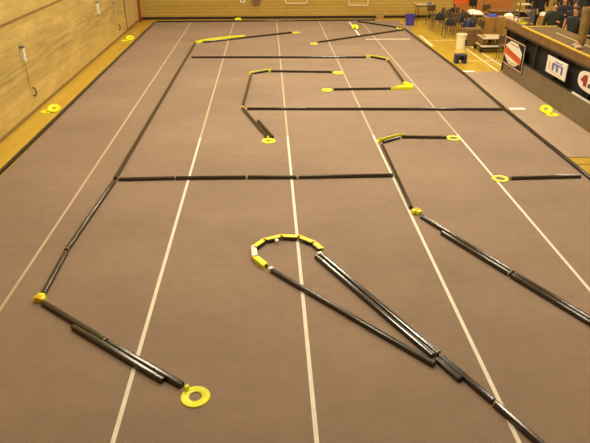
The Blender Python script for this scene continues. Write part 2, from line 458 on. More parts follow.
# triangular corner of two yellow plates
tri = empty('corner_plate', (3.55, 16.15, .0015))
tag(tri, 'bright yellow triangular corner plate beside the seam tape', 'corner')
bm = prism(bmesh.new(), [(-.30, -.36), (.30, -.34), (.36, -.12), (.22, .24), (.14, .2), (.2, -.12)], 'z', 0, .075)
obj('upright_wedge', bm, M['yellow'], tri)
bm = prism(bmesh.new(), [(-.30, -.36), (.2, -.12), (.14, .06), (-.1, -.16)], 'z', 0, .055)
obj('inner_flap', bm, M['amber'], tri)

# hairpin: short black blocks with yellow caps on the outside of the bend, amber hinges between
arc = [(-.105, 6.96), (-.26, 7.2), (-.275, 7.46), (-.13, 7.66), (.11, 7.76), (.36, 7.73), (.56, 7.55), (.655, 7.36)]
hp = empty('hairpin_curve', (.2, 7.3, 0))
tag(hp, 'yellow and black segmented curve joining the two hairpin legs', 'curve')
cen = Vector((.2, 7.25, 0))
for i, (p, q) in enumerate(zip(arc, arc[1:])):
    p, q = Vector((*p, 0)), Vector((*q, 0)); d = (q-p); L = d.length; mid = (p+q)/2
    a = math.atan2(d.y, d.x); n = Vector((-d.y, d.x, 0)).normalized()
    s = 1 if n.dot(mid-cen) > 0 else -1
    loc = (mid-hp.location); loc.z = .0015
    whole = i in (0, 1)
    blk = obj('segment', B(-L*.42, L*.42, -.03, .03, 0, .05, .006), M['rail'] if i != 1 else M['white'], hp, loc.to_tuple(), a)
    bm = bmesh.new()
    box(bm, -L*.47, L*.47, s*.036-.016, s*.036+.016, 0, .066, .005)
    box(bm, -L*.42, L*.42, (-.02 if s > 0 else -.036), (.036 if s > 0 else .02), .05, .064, .004)
    if i == 0: box(bm, -L*.42, L*.42, -.036, .036, .05, .07, .005)
    obj('yellow_cap', bm, M['yellow'] if i != 1 else M['whitetape'], hp, loc.to_tuple(), a)
for i, p in enumerate(arc[1:-1]):
    v = Vector((*p, 0)); o = (v-cen).normalized()*.03; v = v+o-hp.location
    bm = lathe(bmesh.new(), [(0, 0), (.028, 0), (.028, .064), (.022, .07), (0, .07)], 16)
    obj('hinge', bm, M['amber'] if i != 1 else M['white'], hp, (v.x, v.y, .0015), 0, 40)
for x, y, a in ((-.05, 6.9, -.9), (.04, 7.66, .2), (.63, 7.27, -1.1)):
    obj('white_clip', B(-.026, .026, -.032, .032, 0, .06, .006), M['whitetape'], hp, (x-.2, y-7.3, .0015), a)
rail((4.27, 9.72), (5.57, 9.75), 'short black cross rail at the right with a yellow disc at its free end', None, 'a')

hp.location = (.222, 7.225, 0)
# ------------------------------------------------------------------ drivers' stand
Y0, Y1, XF, XB, ZD = 11.0, 18.0, 6.93, 7.86, 1.48
st = empty('drivers_stand', (XF, (Y0+Y1)/2, FZ))
tag(st, 'long raised wooden drivers stand with grey carpeted base and black front', 'platform')
def sp(name, bm, m, sm=None):
    o = obj(name, bm, M[m], st); o.location = (-XF, -(Y0+Y1)/2, -FZ); return o
sp('carpeted_skirt', B(XF, XF+.06, Y0, 17.62, FZ, .56), 'skirt')
sp('skirt_cap', B(XF-.008, XF+.03, Y0, 13.3, .56, .595), 'white')
sp('skirt_cap', B(XF-.005, XF+.09, 13.31, 17.62, .56, .585), 'dark')
sp('back_curtain', B(XF+.14, XF+.17, Y0, Y1, FZ, 1.24), 'black')
sp('fascia_board', B(XF+.02, XF+.07, Y0, Y1, 1.22, 1.455), 'wooddark')
sp('fascia_batten', B(XF, XF+.03, Y0, Y1, 1.205, 1.25), 'dark')
sp('deck', B(XF+.02, XB, Y0, 16.7, 1.43, 1.475), 'deck')
sp('deck_edging', B(XF, XF+.035, Y0, 16.75, 1.45, 1.487), 'rimyellow')
sp('deck_edging', B(XF+.05, XB, 16.62, 16.68, 1.474, 1.484), 'rimyellow')
sp('deck_stripe', B(XF+.48, XF+.52, Y0, 15.7, 1.475, 1.479), 'tabletop')
for y in (11.1, 12.75, 14.5, 15.75, 16.6):
    sp('post', B(XF+.075, XF+.125, y-.03, y+.03, FZ, 1.43), 'dark')
    sp('post', B(XB-.06, XB, y-.03, y+.03, FZ, 1.43), 'wooddark')
sp('post', B(XF+.075, XF+.125, 17.9, 17.96, FZ, 1.43), 'dark')
sp('top_rail', B(XF+.02, XF+.13, 16.7, Y1, 1.455, 1.48), 'wooddark')
for y in (15.6, 13.9):
    bm = bmesh.new(); tube(bm, [(XF+.06, y, .62), (XF+.055, y-.05, .9), (XF+.06, y+.06, 1.2)], .012, 8)
    sp('cable_loom', bm, 'dark')

# octagonal logo banner hung at the far end
def place(name, y, z): return empty(name, (XF-.02, y, z))
bn = place('octagon_banner', 16.93, .68)
tag(bn, 'black banner with white octagon and orange stripe at the drivers stand far end', 'banner')
obj('backing', B(-.012, .0, -.74, .74, -.37, .37), M['black'], bn)
bm = bmesh.new()
for q in ((-.74, .74, .345, .37), (-.74, .74, -.37, -.345), (-.74, -.71, -.37, .37), (.71, .74, -.37, .37)): box(bm, -.016, -.011, q[0], q[1], q[2], q[3])
obj('border', bm, mat('pink_cream_print', lin(226, 186, 150), .5), bn)
oc = [((.03+.67*math.cos(PI/8+k*PI/4)), .335*math.sin(PI/8+k*PI/4)) for k in range(8)]
obj('octagon', prism(bmesh.new(), oc, 'x', -.018, -.0165), M['white'], bn)
bm = prism(bmesh.new(), [(-.59, -.04), (.65, .13), (.64, -.09), (-.58, -.2)], 'x', -.020, -.0185)
obj('stripe', bm, M['orange'], bn)
bm = bmesh.new()
for k in range(7):   # brushed lettering shapes across the stripe
    y = .45-k*.15; prism(bm, [(y, .07-k*.012), (y-.05, .075-k*.012), (y-.1, -.05-k*.012), (y-.05, -.055-k*.012)], 'x', -.0215, -.0205)
obj('lettering', bm, M['red'], bn)
bm = bmesh.new()
for k in range(6):
    y = .3-k*.11; box(bm, -.0205, -.0185, y-.04, y+.03, .215, .26)
    box(bm, -.0205, -.0185, y-.04, y+.03, -.27, -.235)
obj('lettering', bm, M['ply'], bn)

sg = place('sponsor_sign', 14.22, .92)
tag(sg, 'white rectangular sign with blue print on the black front of the drivers stand', 'sign')
bm = B(-.02, 0, -.54, .54, -.2, .2, .006); obj('board', bm, M['white'], sg)
bm = bmesh.new()
box(bm, -.023, -.0195, -.36, .22, .05, .085)
for y0, y1, z0 in ((.12, .22, -.1), (-.12, -.02, -.09), (-.36, -.27, -.1), (.03, .06, -.02)): box(bm, -.023, -.0195, y0, y1, z0, .05)
box(bm, -.023, -.0195, -.3, .1, .115, .135)
obj('lettering', bm, M['bluegrey'], sg)
bm = bmesh.new(); box(bm, -.023, -.0195, .3, .42, -.1, .08); box(bm, -.023, -.0195, -.3, .3, -.145, -.125); obj('print', bm, mat('faded_pink_print', lin(226, 196, 170), .5), sg)

ov = place('oval_sign', 12.47, .98)
tag(ov, 'white oval sign with red and black lettering at the right edge of the drivers stand', 'sign')
el = [(.62*math.copysign(abs(math.cos(t))**.7, math.cos(t)), .21*math.copysign(abs(math.sin(t))**.7, math.sin(t))) for t in [2*PI*k/40 for k in range(40)]]
obj('board', prism(bmesh.new(), [(a*1.08, b*1.12) for a, b in el], 'x', -.015, 0), M['black'], ov)
obj('face', prism(bmesh.new(), el, 'x', -.02, -.0155), M['white'], ov)
obj('red_letter', prism(bmesh.new(), [(.5, -.02), (.36, .11), (.2, .13), (.2, -.12), (.34, -.12), (.36, -.05)], 'x', -.024, -.0205), M['red'], ov)
bm = prism(bmesh.new(), [(.0, -.12), (-.02, .12), (-.16, .12), (-.2, -.12)], 'x', -.024, -.0205)
obj('red_letter', bm, M['red'], ov)
bm = prism(bmesh.new(), [(.14, -.11), (.12, -.02), (.05, -.02), (.03, -.11)], 'x', -.024, -.0205)
obj('lettering', bm, M['black'], ov)

# ------------------------------------------------------------------ buckets, bins, wall fittings
def bucket(name, x, y, r0, r1, h, m, label, cat, z=FZ):
    t = empty(name, (x, y, z)); tag(t, label, cat)
    bm = lathe(bmesh.new(), [(r0, 0), (r1, h-.04), (r1+.014, h-.04), (r1+.014, h), (r1-.006, h), (r1-.008, h-.03), (r0-.006, .012), (0, .012)], 32)
    obj('body', bm, M[m], t, None, 0, 40)
    return t
t = bucket('waste_bin', 5.93, 25.95, .17, .2, .44, 'bluebin', 'violet blue plastic bin on the hardwood at the far carpet corner', 'bin')
t = bucket('bucket', 6.69, 21.15, .15, .17, .50, 'bucket', 'tall cream white bucket standing on the hardwood by the court lines', 'bucket')
bm = bmesh.new(); tube(bm, [(-.175*math.cos(a), -.02-.03*math.sin(a), .47+.14*math.sin(a)) for a in [PI*k/12 for k in range(13)]], .005, 6)
obj('wire_handle', bm, M['steel'], t)
obj('dark_patch', B(.11, .17, -.125, -.06, .16, .32, .004), M['navy'], t)
t = empty('step_stool', (6.05, 18.98, FZ)); tag(t, 'small navy plastic step stool on the hardwood in front of the cream bucket', 'stool')
obj('top', B(-.18, .18, -.14, .14, .22, .27, .015), M['navy'], t)
for s in (-1, 1): obj('leg', prism(bmesh.new(), [(s*.18, 0), (s*.165, .225), (s*.07, .225), (s*.08, 0)], 'y', -.135, .135), M['navy'], t)
obj('cross_panel', B(-.1, .1, .05, .07, .06, .225), M['grey'], t)

def fitting(name, y, z, w, h, d, m, label, cat):
    t = empty(name, (XL, y, z)); tag(t, label, cat)
    obj('box', B(0, d, -w/2, w/2, 0, h, .008), M[m], t)
    return t
t = fitting('power_box', 14.1, 1.24, .11, .28, .08, 'white', 'white electrical box with grey cap on the block wall, nearer one', 'electrical box')
obj('grey_cover', B(0, .09, -.065, .065, .28, .33, .008), M['grey'], t)
t = fitting('power_box', 20.95, 1.26, .12, .34, .08, 'white', 'narrow white electrical box high on the far part of the block wall', 'electrical box')
obj('grey_cover', B(0, .09, -.07, .07, .34, .37, .006), M['grey'], t)
t = fitting('power_box', 23.2, 1.0, .12, .3, .08, 'tabletop', 'pale box on the block wall close to the far corner pads', 'electrical box')
obj('grey_cover', B(0, .09, -.07, .07, .3, .33, .006), M['grey'], t)
for y, z, lab in ((14.34, .4, 'dark cable loop hanging low on the nearer block wall above the yellow discs'), (23.6, .34, 'dark cable loop hanging low on the far block wall')):
    bm = bmesh.new(); tube(bm, [(XL+.01, y, z+.16), (XL+.04, y+.07, z+.1), (XL+.05, y+.08, z), (XL+.04, y, z-.05), (XL+.01, y-.03, z-.02)], .014, 8)
    tag(obj('cable_loop', bm, M['dark'], None, None, 0, 40), lab, 'cable')
bm = bmesh.new(); tube(bm, [(XL+.012, 14.2, 1.19), (XL+.012, 14.2, .55)], .008, 8)
tag(obj('conduit', bm, M['block']), 'thin painted conduit running down below the nearer electrical box', 'conduit')
for i, y in enumerate((25.3, 26.05, 26.8)):
    t = empty('wall_pad', (XL, y, FZ)); tag(t, ['pale golden wall pad on the block wall, farthest of three from the red post', 'pale golden wall pad on the block wall, middle of three', 'pale golden wall pad on the block wall beside the red post'][i], 'pad')
    obj('cushion', B(.02, .07, -.33, .33, .12, 1.9, .02), M['padcover'], t)
    obj('backing_board', B(0, .02, -.35, .35, .1, 1.92), M['wooddark'], t)
t = empty('red_post', (XL+.08, 27.45, FZ)); tag(t, 'slim red upright post in the far corner beside the wall pads', 'post')
obj('tube', tube(bmesh.new(), [(0, 0, 0), (0, 0, 2.2)], .05, 14), M['red'], t, None, 0, 40)
obj('foot', lathe(bmesh.new(), [(0, 0), (.08, 0), (.08, .02), (0, .02)], 20), M['dark'], t)

def wire_frame(x, w, zb, label):
    t = empty('wall_bracket', (x, YF, zb)); tag(t, label, 'bracket')
    bm = bmesh.new(); tube(bm, [(-w/2, -.01, .5), (-w/2, -.12, .44), (-w/2, -.14, .02), (-w/2+.03, -.14, 0), (w/2-.03, -.14, 0), (w/2, -.14, .02), (w/2, -.12, .44), (w/2, -.01, .5)], .016, 8)
    obj('white_tube', bm, M['white'], t, None, 0, 40)
    for s in (-1, 1): obj('wall_plate', B(s*w/2-.05, s*w/2+.05, -.012, 0, .44, .56), M['steel'], t)
wire_frame(1.24, .95, .66, 'white tube bracket on the panelled far wall, near its middle')
wire_frame(3.99, .85, .56, 'lower white tube bracket on the panelled far wall nearer the blue bin')
t = empty('socket', (-1.1, YF, .68)); tag(t, 'small white socket plate on the panelled far wall', 'socket')
obj('plate', B(-.1, .1, -.03, 0, 0, .18, .008), M['white'], t)
obj('outlet', B(-.035, .035, -.034, -.028, .05, .12), M['grey'], t)
t = empty('hose_reel', (-.5, YF, .8)); tag(t, 'round dark reel on the panelled far wall beside the socket', 'reel')
bm = lathe(bmesh.new(), [(0, 0), (.2, 0), (.2, .03), (.12, .035), (.12, .08), (.2, .085), (.2, .11), (0, .11)], 28)
bmesh.ops.rotate(bm, matrix=Matrix.Rotation(PI/2, 3, 'X'), verts=bm.verts, cent=(0, 0, 0)); obj('spool', bm, M['wooddark'], t, None, 0, 40)
obj('hub', B(-.05, .05, -.13, -.1, -.05, .05, .01), M['steel'], t)
t = empty('door_stop_block', (4.95, 27.62, FZ)); tag(t, 'small tan wooden block on the floor against the far wall', 'block')
obj('block', B(-.16, .16, -.1, .1, 0, .12, .01), M['ply'], t); obj('top_strip', B(-.15, .15, -.09, .09, .12, .14), M['tan'], t)
t = empty('crash_pad', (9.6, YF-.04, FZ)); tag(t, 'orange brown vinyl pad covering the far wall behind the pit tables', 'pad')
obj('vinyl', B(-1.3, 1.3, -.06, 0, .15, 1.9, .02), M['orangepad'], t); obj('seam_strip', B(-.02, .02, -.066, -.05, .16, 1.89), M['wooddark'], t)

# ------------------------------------------------------------------ pit area: chairs, tables, boxes
def chair():
    t = empty('stacking_chair', (0, 0, FZ))
    bm = bmesh.new(); box(bm, -.21, .21, -.2, .2, .43, .455, .012); obj('seat', bm, M['chairseat'], t, None, 0, 40)
    bm = bmesh.new(); box(bm, -.2, .2, .2, .222, .58, .82, .01, Matrix.Rotation(-.1, 4, 'X')); obj('backrest', bm, M['chairseat'], t, None, 0, 40)
    for sx in (-1, 1):
        obj('leg', tube(bmesh.new(), [(sx*.2, -.17, .43), (sx*.22, -.22, 0)], .013, 8), M['steel'], t, None, 0, 40)
        obj('leg', tube(bmesh.new(), [(sx*.2, .3, .84), (sx*.2, .19, .44), (sx*.22, .24, 0)], .013, 8), M['steel'], t, None, 0, 40)
    obj('rail_bar', tube(bmesh.new(), [(-.2, -.17, .42), (.2, -.17, .42)], .01, 8), M['steel'], t)
    return t
spots = [(6.8, 25.1, -1.5, 'brown chair farthest along the front row facing the track, by the little table'),
 (6.78, 24.5, -1.65, 'brown chair second from the far end of the front row facing the track'),
 (6.84, 23.88, -1.4, 'brown chair third from the far end of the front row facing the track'),
 (6.86, 23.25, -1.6, 'brown chair at the near end of the front row, behind the cream bucket'),
 (7.42, 25.25, -1.5, 'brown chair farthest along the second row, in front of the orange board'),
 (7.44, 24.62, -1.65, 'brown chair second from the far end of the second row'),
 (7.4, 24.0, -1.5, 'brown chair in the second row beside the table with white cloths'),
 (7.46, 23.4, -1.6, 'brown chair fourth along the second row, near end of the table with white cloths'),
 (7.4, 22.8, -1.45, 'brown chair at the near end of the second row'),
 (7.4, 22.25, -1.6, 'brown chair just behind the low dark cabinet'),
 (6.9, 25.85, .3, 'brown chair between the little table and the front row'),
 (8.62, 23.95, 2.9, 'brown chair behind the table with white cloths'),
 (9.25, 25.8, .4, 'brown chair against the far wall near the black case stand'),
 (7.6, 19.35, 2.6, 'brown chair between the folded table stack and the octagon banner')]
ch = chair()
for i, (x, y, rz, lab) in enumerate(spots):
    o = ch if i == 0 else copy_tree(ch)
    o.location = (x, y, FZ); o.rotation_euler.z = rz; tag(o, lab, 'chair', 'brown stacking chairs in the pits')

def table(x, y, rz, w, d, h, label, m='tabletop'):
    t = empty('folding_table', (x, y, FZ), rz); tag(t, label, 'table')
    obj('tabletop', B(-w/2, w/2, -d/2, d/2, h-.035, h, .008), M[m], t)
    obj('apron', B(-w/2+.03, w/2-.03, -d/2+.03, d/2-.03, h-.08, h-.036), M['tableunder'], t)
    for sx in (-1, 1):
        for sy in (-1, 1):
            obj('leg', tube(bmesh.new(), [(sx*(w/2-.1), sy*(d/2-.07), h-.06), (sx*(w/2-.07), sy*(d/2-.06), 0)], .016, 8), M['dark'], t, None, 0, 40)
    return t
table(6.75, 26.95, 0, .8, .6, .72, 'small pale table by the far wall behind the chairs')
table(8.05, 24.2, PI/2, 1.0, .55, .74, 'pit table carrying white cloths behind the row of chairs', 'wooddark')
table(9.0, 22.5, PI/2, 1.9, .7, .74, 'pit table covered with white papers under the orange pad', 'wooddark')
table(9.6, 24.9, 0, 1.5, .7, .74, 'rear pit table near the orange pad with a wooden box', 'wooddark')

# stack of folded tables on a trolley
t = empty('table_trolley', (7.55, 20.75, FZ)); tag(t, 'low trolley of folded tables next to the drivers stand end', 'trolley')
obj('deck', B(-.42, .5, -.4, .4, .14, .19, .01), M['dark'], t)
for sx in (-.36, .44):
    for sy in (-.32, .32):
        bm = lathe(bmesh.new(), [(0, -.02), (.06, -.02), (.065, 0), (.06, .02), (0, .02)], 16)
        bmesh.ops.rotate(bm, matrix=Matrix.Rotation(PI/2, 3, 'X'), verts=bm.verts, cent=(0, 0, 0))
        bmesh.ops.translate(bm, vec=(sx, sy, .067), verts=bm.verts); obj('caster', bm, M['dark'], t, None, 0, 40)
for sx in (-.38, .46): obj('upright', B(sx-.015, sx+.015, .3, .33, .19, .56), M['steel'], t)
for z, dx, lab in ((.19, 0, 'lower folded table lying on the low trolley'), (.45, .03, 'upper folded table lying on the low trolley')):
    f = empty('folded_table', (7.57+dx, 20.7, FZ+z+.001)); tag(f, lab, 'table')
    obj('tabletop', B(-.43, .43, -.38, .27, .02, .06, .008), M['tabletop'], f)
    obj('edge_band', B(-.44, .44, -.395, -.375, .015, .068, .004), M['white'], f)
    obj('underframe', B(-.38, .38, -.33, .22, 0, .02), M['dark'], f)
    for sx in (-.34, .34): obj('folded_leg', tube(bmesh.new(), [(sx, -.3, .075), (sx, .2, .075)], .014, 8), M['dark'], f)
    if z < .3:
        for sx in (-.3, 0, .3): obj('spacer', B(sx-.05, sx+.05, -.25, .2, .085, .255, .01), M['wooddark'], f)

def cloth(x, y, z, w, d, h, m, label, cat='cloth', rz=0, seed=1, name='cloth_bundle'):
    rnd = random.Random(seed); bm = bmesh.new()
    bmesh.ops.create_grid(bm, x_segments=10, y_segments=8, size=.5)
    for v in bm.verts:
        e = max(abs(v.co.x), abs(v.co.y))*2
        v.co.z = (1-e**3)*(h*(.6+.4*rnd.random())) if e < .999 else 0
        v.co.x *= w*(1+.1*(rnd.random()-.5)); v.co.y *= d*(1+.1*(rnd.random()-.5))
    bmesh.ops.solidify(bm, geom=bm.faces[:], thickness=.004)
    return tag(obj(name, bm, M[m], None, (x, y, z+.004), rz, 60), label, cat)
T = FZ+.74
cloth(8.03, 24.0, T, .5, .45, .14, 'white', 'white cloth heap on the pit table behind the row of chairs', seed=3)
cloth(8.05, 24.5, T, .36, .28, .1, 'bucket', 'smaller cream cloth at the far end of the same pit table', seed=4)
cloth(6.95, 26.9, FZ+.72, .2, .2, .06, 'blue', 'blue cloth on the small pale table by the far wall', seed=5)
for i, (x, y, w, d, h, s) in enumerate(((8.84, 21.75, .34, .3, .16, 8), (8.95, 22.2, .5, .36, .1, 9), (8.85, 22.65, .4, .4, .13, 10), (9.02, 23.12, .36, .34, .16, 11))):
    cloth(x, y, T, w, d, h, 'white' if i % 2 else 'tabletop', ['tan paper heap at the near end of the papers table', 'broad white paper heap, second on the papers table', 'tan paper heap, third on the papers table', 'white paper heap at the far end of the papers table'][i], 'papers', 0, s, 'paper_heap')
cloth(8.02, 22.12, .909, .42, .22, .1, 'blue', 'blue cap lying on the plywood cabinet', 'cap', .2, 12, 'cap')
for i, (x, y, w_, d_, h_, lab) in enumerate(((6.78, 24.48, .34, .3, .3, 'black bag on the second chair of the front row'), (6.86, 23.24, .32, .3, .26, 'black bag on the near chair of the front row, above the bucket'),
        (7.4, 22.78, .34, .32, .34, 'black bag on the near chair of the second row'), (7.42, 25.22, .32, .3, .36, 'black bag on the farthest chair of the second row'), (7.42, 23.98, .3, .3, .3, 'black bag on the chair beside the white cloth table'))):
    cloth(x, y, FZ+.456, w_, d_, h_, 'black' if i != 2 else 'navy', lab if i != 2 else lab.replace('black', 'navy'), 'bag', .2*i, 30+i, 'bag')
def cabinet(x, y, w, d, h, m, label, z=FZ, rz=0):
    t = empty('cabinet', (x, y, z), rz); tag(t, label, 'cabinet')
    obj('body', B(-w/2, w/2, -d/2+.02, d/2, 0, h, .008), M[m], t)
    for s in (-1, 1):
        dr = obj('door', B(s*w/4-w/4+.015, s*w/4+w/4-.015, -d/2, -d/2+.019, .04, h-.04), M[m], t)
        obj('handle', B(s*.04-.008, s*.04+.008, -d/2-.02, -d/2, h*.5, h*.5+.1), M['steel'], dr)
    return t
cabinet(8.1, 22.15, .7, .45, .92, 'ply', 'golden plywood cabinet with the blue cap on top, behind the folded tables')
cabinet(8.4, 21.2, .42, .4, .86, 'ply', 'narrow golden plywood cabinet between the folded tables and the drivers stand')
cabinet(7.25, 21.75, .55, .4, .58, 'wooddark', 'low dark cabinet behind the folded table trolley')
t = empty('toolbox', (8.02, 19.95, FZ)); tag(t, 'dark equipment case standing beside the folded tables', 'case')
obj('body', B(-.2, .2, -.16, .16, 0, .5, .02), M['black'], t); obj('lid', B(-.21, .21, -.17, .17, .5, .58, .015), M['navy'], t)
obj('handle', tube(bmesh.new(), [(-.08, 0, .575), (-.08, 0, .63), (.08, 0, .63), (.08, 0, .575)], .01, 8), M['steel'], t)
t = empty('display_board', (8.2, 25.95, FZ)); tag(t, 'orange display board with dark blue top edge standing behind the chairs', 'board')
obj('panel', B(-.5, .5, -.02, .02, .84, 1.06, .005), M['orange'], t); obj('header', B(-.48, .35, -.025, .025, 1.06, 1.18), M['navy'], t)
for s in (-1, 1): obj('leg', B(s*.45-.02, s*.45+.02, -.02, .02, 0, .84), M['dark'], t)
for s in (-1, 1): obj('foot', B(s*.45-.03, s*.45+.03, -.2, .2, 0, .02), M['dark'], t)
t = empty('floor_lamp', (8.3, 25.3, FZ)); tag(t, 'black tripod case stand beside the orange display board', 'stand')
obj('pole', tube(bmesh.new(), [(0, 0, .1), (0, 0, 1.1)], .02, 10), M['black'], t)
obj('case', B(-.14, .14, -.1, .1, .85, 1.35, .02), M['black'], t)
for k in range(3): obj('leg', tube(bmesh.new(), [(0, 0, .3), (.3*math.cos(k*2.1), .3*math.sin(k*2.1), .012)], .012, 8), M['black'], t)
t.name = 'case_stand'
t = empty('shelf_rack', (9.2, 22.0, FZ)); tag(t, 'pale metal shelf rack behind the far end of the drivers stand', 'rack')
t.location = (8.48, 20.6, FZ)
for sx in (-.2, .2):
    for sy in (-.18, .18): obj('upright', B(sx-.015, sx+.015, sy-.015, sy+.015, 0, 1.65), M['steel'], t)
for z in (.3, .62, .9, 1.12, 1.32, 1.52): obj('shelf', B(-.21, .21, -.19, .19, z, z+.025), M['steel'] if z < 1 else M['tabletop'], t)
cloth(8.48, 20.6, FZ+.926, .34, .3, .1, 'yellow', 'yellow bag on a shelf of the pale metal rack', 'bag', 0, 21, 'bag')
cloth(8.48, 20.6, FZ+1.146, .36, .32, .12, 'black', 'black bag on a higher shelf of the pale metal rack', 'bag', 0, 22, 'bag')
t = empty('drum', (10.62, 23.85, FZ)); tag(t, 'tall tan drum with rounded pale lid beside the person in jeans', 'drum')
obj('body', lathe(bmesh.new(), [(0, 0), (.13, 0), (.13, .68), (0, .68)], 24), M['ply'], t, None, 0, 40)
obj('lid', lathe(bmesh.new(), [(.135, .68), (.135, .72), (.1, .79), (.05, .81), (0, .82)], 24), M['white'], t, None, 0, 40)

# ------------------------------------------------------------------ people
def skin_mesh(name, verts, edges, m, parent, root=0, sub=2):
    me = bpy.data.meshes.new(name+'_sk'); me.from_pydata([v[:3] for v in verts], edges, [])
    o = bpy.data.objects.new(name, me); C.objects.link(o)
    sk = o.modifiers.new('s', 'SKIN'); sk.use_smooth_shade = True
    for i, v in enumerate(verts):
        d = me.skin_vertices[0].data[i]; d.radius = (v[3], v[4] if len(v) > 4 else v[3]); d.use_root = (i == root)
    ss = o.modifiers.new('u', 'SUBSURF'); ss.levels = sub; ss.render_levels = sub
    dg = bpy.context.evaluated_depsgraph_get(); dg.update()
    nm = bpy.data.meshes.new_from_object(o.evaluated_get(dg)); nm.name = name
    o.modifiers.clear(); o.data = nm; bpy.data.meshes.remove(me)
    nm.materials.clear(); nm.materials.append(m)
    for p in nm.polygons: p.use_smooth = True
    o.parent = parent
    return o

def person(x, y, z, rz, label, arms, jm, tm, sh='shoe', h=1.76, sleeves=True, hairm='hair'):
    """faces local -Y; arms: two lists of (shoulder-relative) elbow and wrist points, left then right"""
    t = empty('person', (x, y, z), rz); tag(t, label, 'person'); s = h/1.76; t.scale = (s, s, s)
    # body: pelvis 0, belly, chest, neck, skull
    V = [(0, 0, .93, .13, .10), (0, .01, 1.12, .12, .09), (0, .015, 1.3, .15, .10), (0, .02, 1.41, .085, .07), (0, .01, 1.51, .055, .055),
         (0, -.005, 1.575, .062, .07), (0, -.015, 1.655, .075, .095), (0, -.005, 1.72, .055, .07)]
    E = [(0, 1), (1, 2), (2, 3), (3, 4), (4, 5), (5, 6), (6, 7)]
    for sx in (-1, 1):
        b = len(V); V += [(sx*.095, 0, .86, .09), (sx*.105, -.005, .5, .058), (sx*.11, .015, .1, .036), (sx*.115, -.12, .04, .036, .03)]
        E += [(0, b), (b, b+1), (b+1, b+2), (b+2, b+3)]
    hands = []
    for sx, (el, wr) in zip((-1, 1), arms):
        b = len(V); sh_ = (sx*.185, .02, 1.41)
        e = (sh_[0]+el[0], sh_[1]+el[1], sh_[2]+el[2]); w = (sh_[0]+wr[0], sh_[1]+wr[1], sh_[2]+wr[2])
        d = (Vector(w)-Vector(e)).normalized()
        pm = Vector(w)+d*.075
        V += [(*sh_, .048), (*e, .042), (*w, .03, .026), (*pm, .036, .018)]
        E += [(3, b), (b, b+1), (b+1, b+2), (b+2, b+3)]
        # fingers and thumb
        side = d.cross(Vector((0, 0, 1)))
        side = side.normalized() if side.length > .2 else Vector((0, 1, 0))
        nrm = side.cross(d).normalized()
        for k, (off, ln) in enumerate(((-.027, .07), (-.009, .082), (.009, .078), (.027, .06))):
            c = len(V); p0 = pm+d*.015+side*off; p1 = p0+d*ln*.55-nrm*.008; p2 = p1+d*ln*.3-nrm*.028
            V += [(*p0, .0095), (*p1, .009), (*p2, .0075)]; E += [(b+3, c), (c, c+1), (c+1, c+2)]
        c = len(V); th = Vector(w)+d*.03+side*(-.036*sx); V += [(*th, .012), (*(th+d*.045+side*(-.014*sx)-nrm*.01), .0095)]
        E += [(b+2, c), (c, c+1)]
        hands.append((sh_, e, w))
    # nose
    c = len(V); V += [(0, -.108, 1.645, .014), (0, -.122, 1.63, .012)]; E += [(6, c), (c, c+1)]
    body = skin_mesh('body', V, E, M['skin'], t)
    bm = bmesh.new()
    for sx in (-1, 1):
        r = bmesh.ops.create_uvsphere(bm, u_segments=10, v_segments=8, radius=.011); bmesh.ops.translate(bm, vec=(sx*.03, -.102, 1.668), verts=r['verts'])
    obj('eyes', bm, M['navy'], t, None, 0, 60)
    bm = bmesh.new(); box(bm, -.024, .024, -.1, -.085, 1.592, 1.602, .003); obj('mouth', bm, M['red'], t)
    bm = bmesh.new()
    for sx in (-1, 1):
        r = bmesh.ops.create_uvsphere(bm, u_segments=10, v_segments=8, radius=.03); bmesh.ops.scale(bm, vec=(.35, .7, 1), verts=r['verts']); bmesh.ops.translate(bm, vec=(sx*.078, .005, 1.645), verts=r['verts'])
    obj('ears', bm, M['skin'], t, None, 0, 60)
    bm = bmesh.new(); r = bmesh.ops.create_uvsphere(bm, u_segments=20, v_segments=14, radius=.103)
    bmesh.ops.scale(bm, vec=(.88, 1.06, 1.0), verts=r['verts']); bmesh.ops.translate(bm, vec=(0, .015, 1.69), verts=r['verts'])
    bmesh.ops.bisect_plane(bm, geom=bm.verts[:]+bm.edges[:]+bm.faces[:], plane_co=(0, -.02, 1.67), plane_no=(0, .55, .83), clear_inner=True)
    obj('hair', bm, M[hairm], t, None, 0, 60)
    # jacket: torso and sleeves
    V = [(0, .01, .84, .185, .135), (0, .01, 1.02, .175, .13), (0, .015, 1.2, .18, .13), (0, .02, 1.36, .185, .125), (0, .02, 1.445, .14, .11), (0, .012, 1.5, .082, .082), (0, .008, 1.53, .07, .072)]
    E = [(0, 1), (1, 2), (2, 3), (3, 4), (4, 5), (5, 6)]
    for sh_, e, w in hands:
        b = len(V); w2 = Vector(e)*(.12)+Vector(w)*.88 if sleeves else Vector(sh_)*.3+Vector(e)*.7
        V += [(*sh_, .094)]; E += [(3, b)]
        if sleeves: V += [(*e, .062), (*w2, .044)]; E += [(b, b+1), (b+1, b+2)]
        else: V += [(*w2, .066)]; E += [(b, b+1)]
    skin_mesh('jacket', V, E, M[jm], t, 2)
    V = [(0, 0, .95, .165, .12), (0, 0, .9, .16, .12)]; E = [(0, 1)]
    for sx in (-1, 1):
        b = len(V); V += [(sx*.098, 0, .8, .105), (sx*.108, -.003, .48, .08), (sx*.113, .012, .07, .062)]; E += [(1, b), (b, b+1), (b+1, b+2)]
    skin_mesh('trousers', V, E, M[tm], t, 1)
    for sx in (-1, 1):
        V = [(sx*.115, .05, .045, .045, .042), (sx*.115, -.06, .04, .047, .038), (sx*.117, -.15, .035, .042, .032)]
        skin_mesh('shoe', V, [(0, 1), (1, 2)], M[sh], t, 1)
    return t
HOLD = (((-.06, -.02, -.28), (.07, -.24, -.24)), ((.06, -.02, -.28), (-.07, -.24, -.24)))
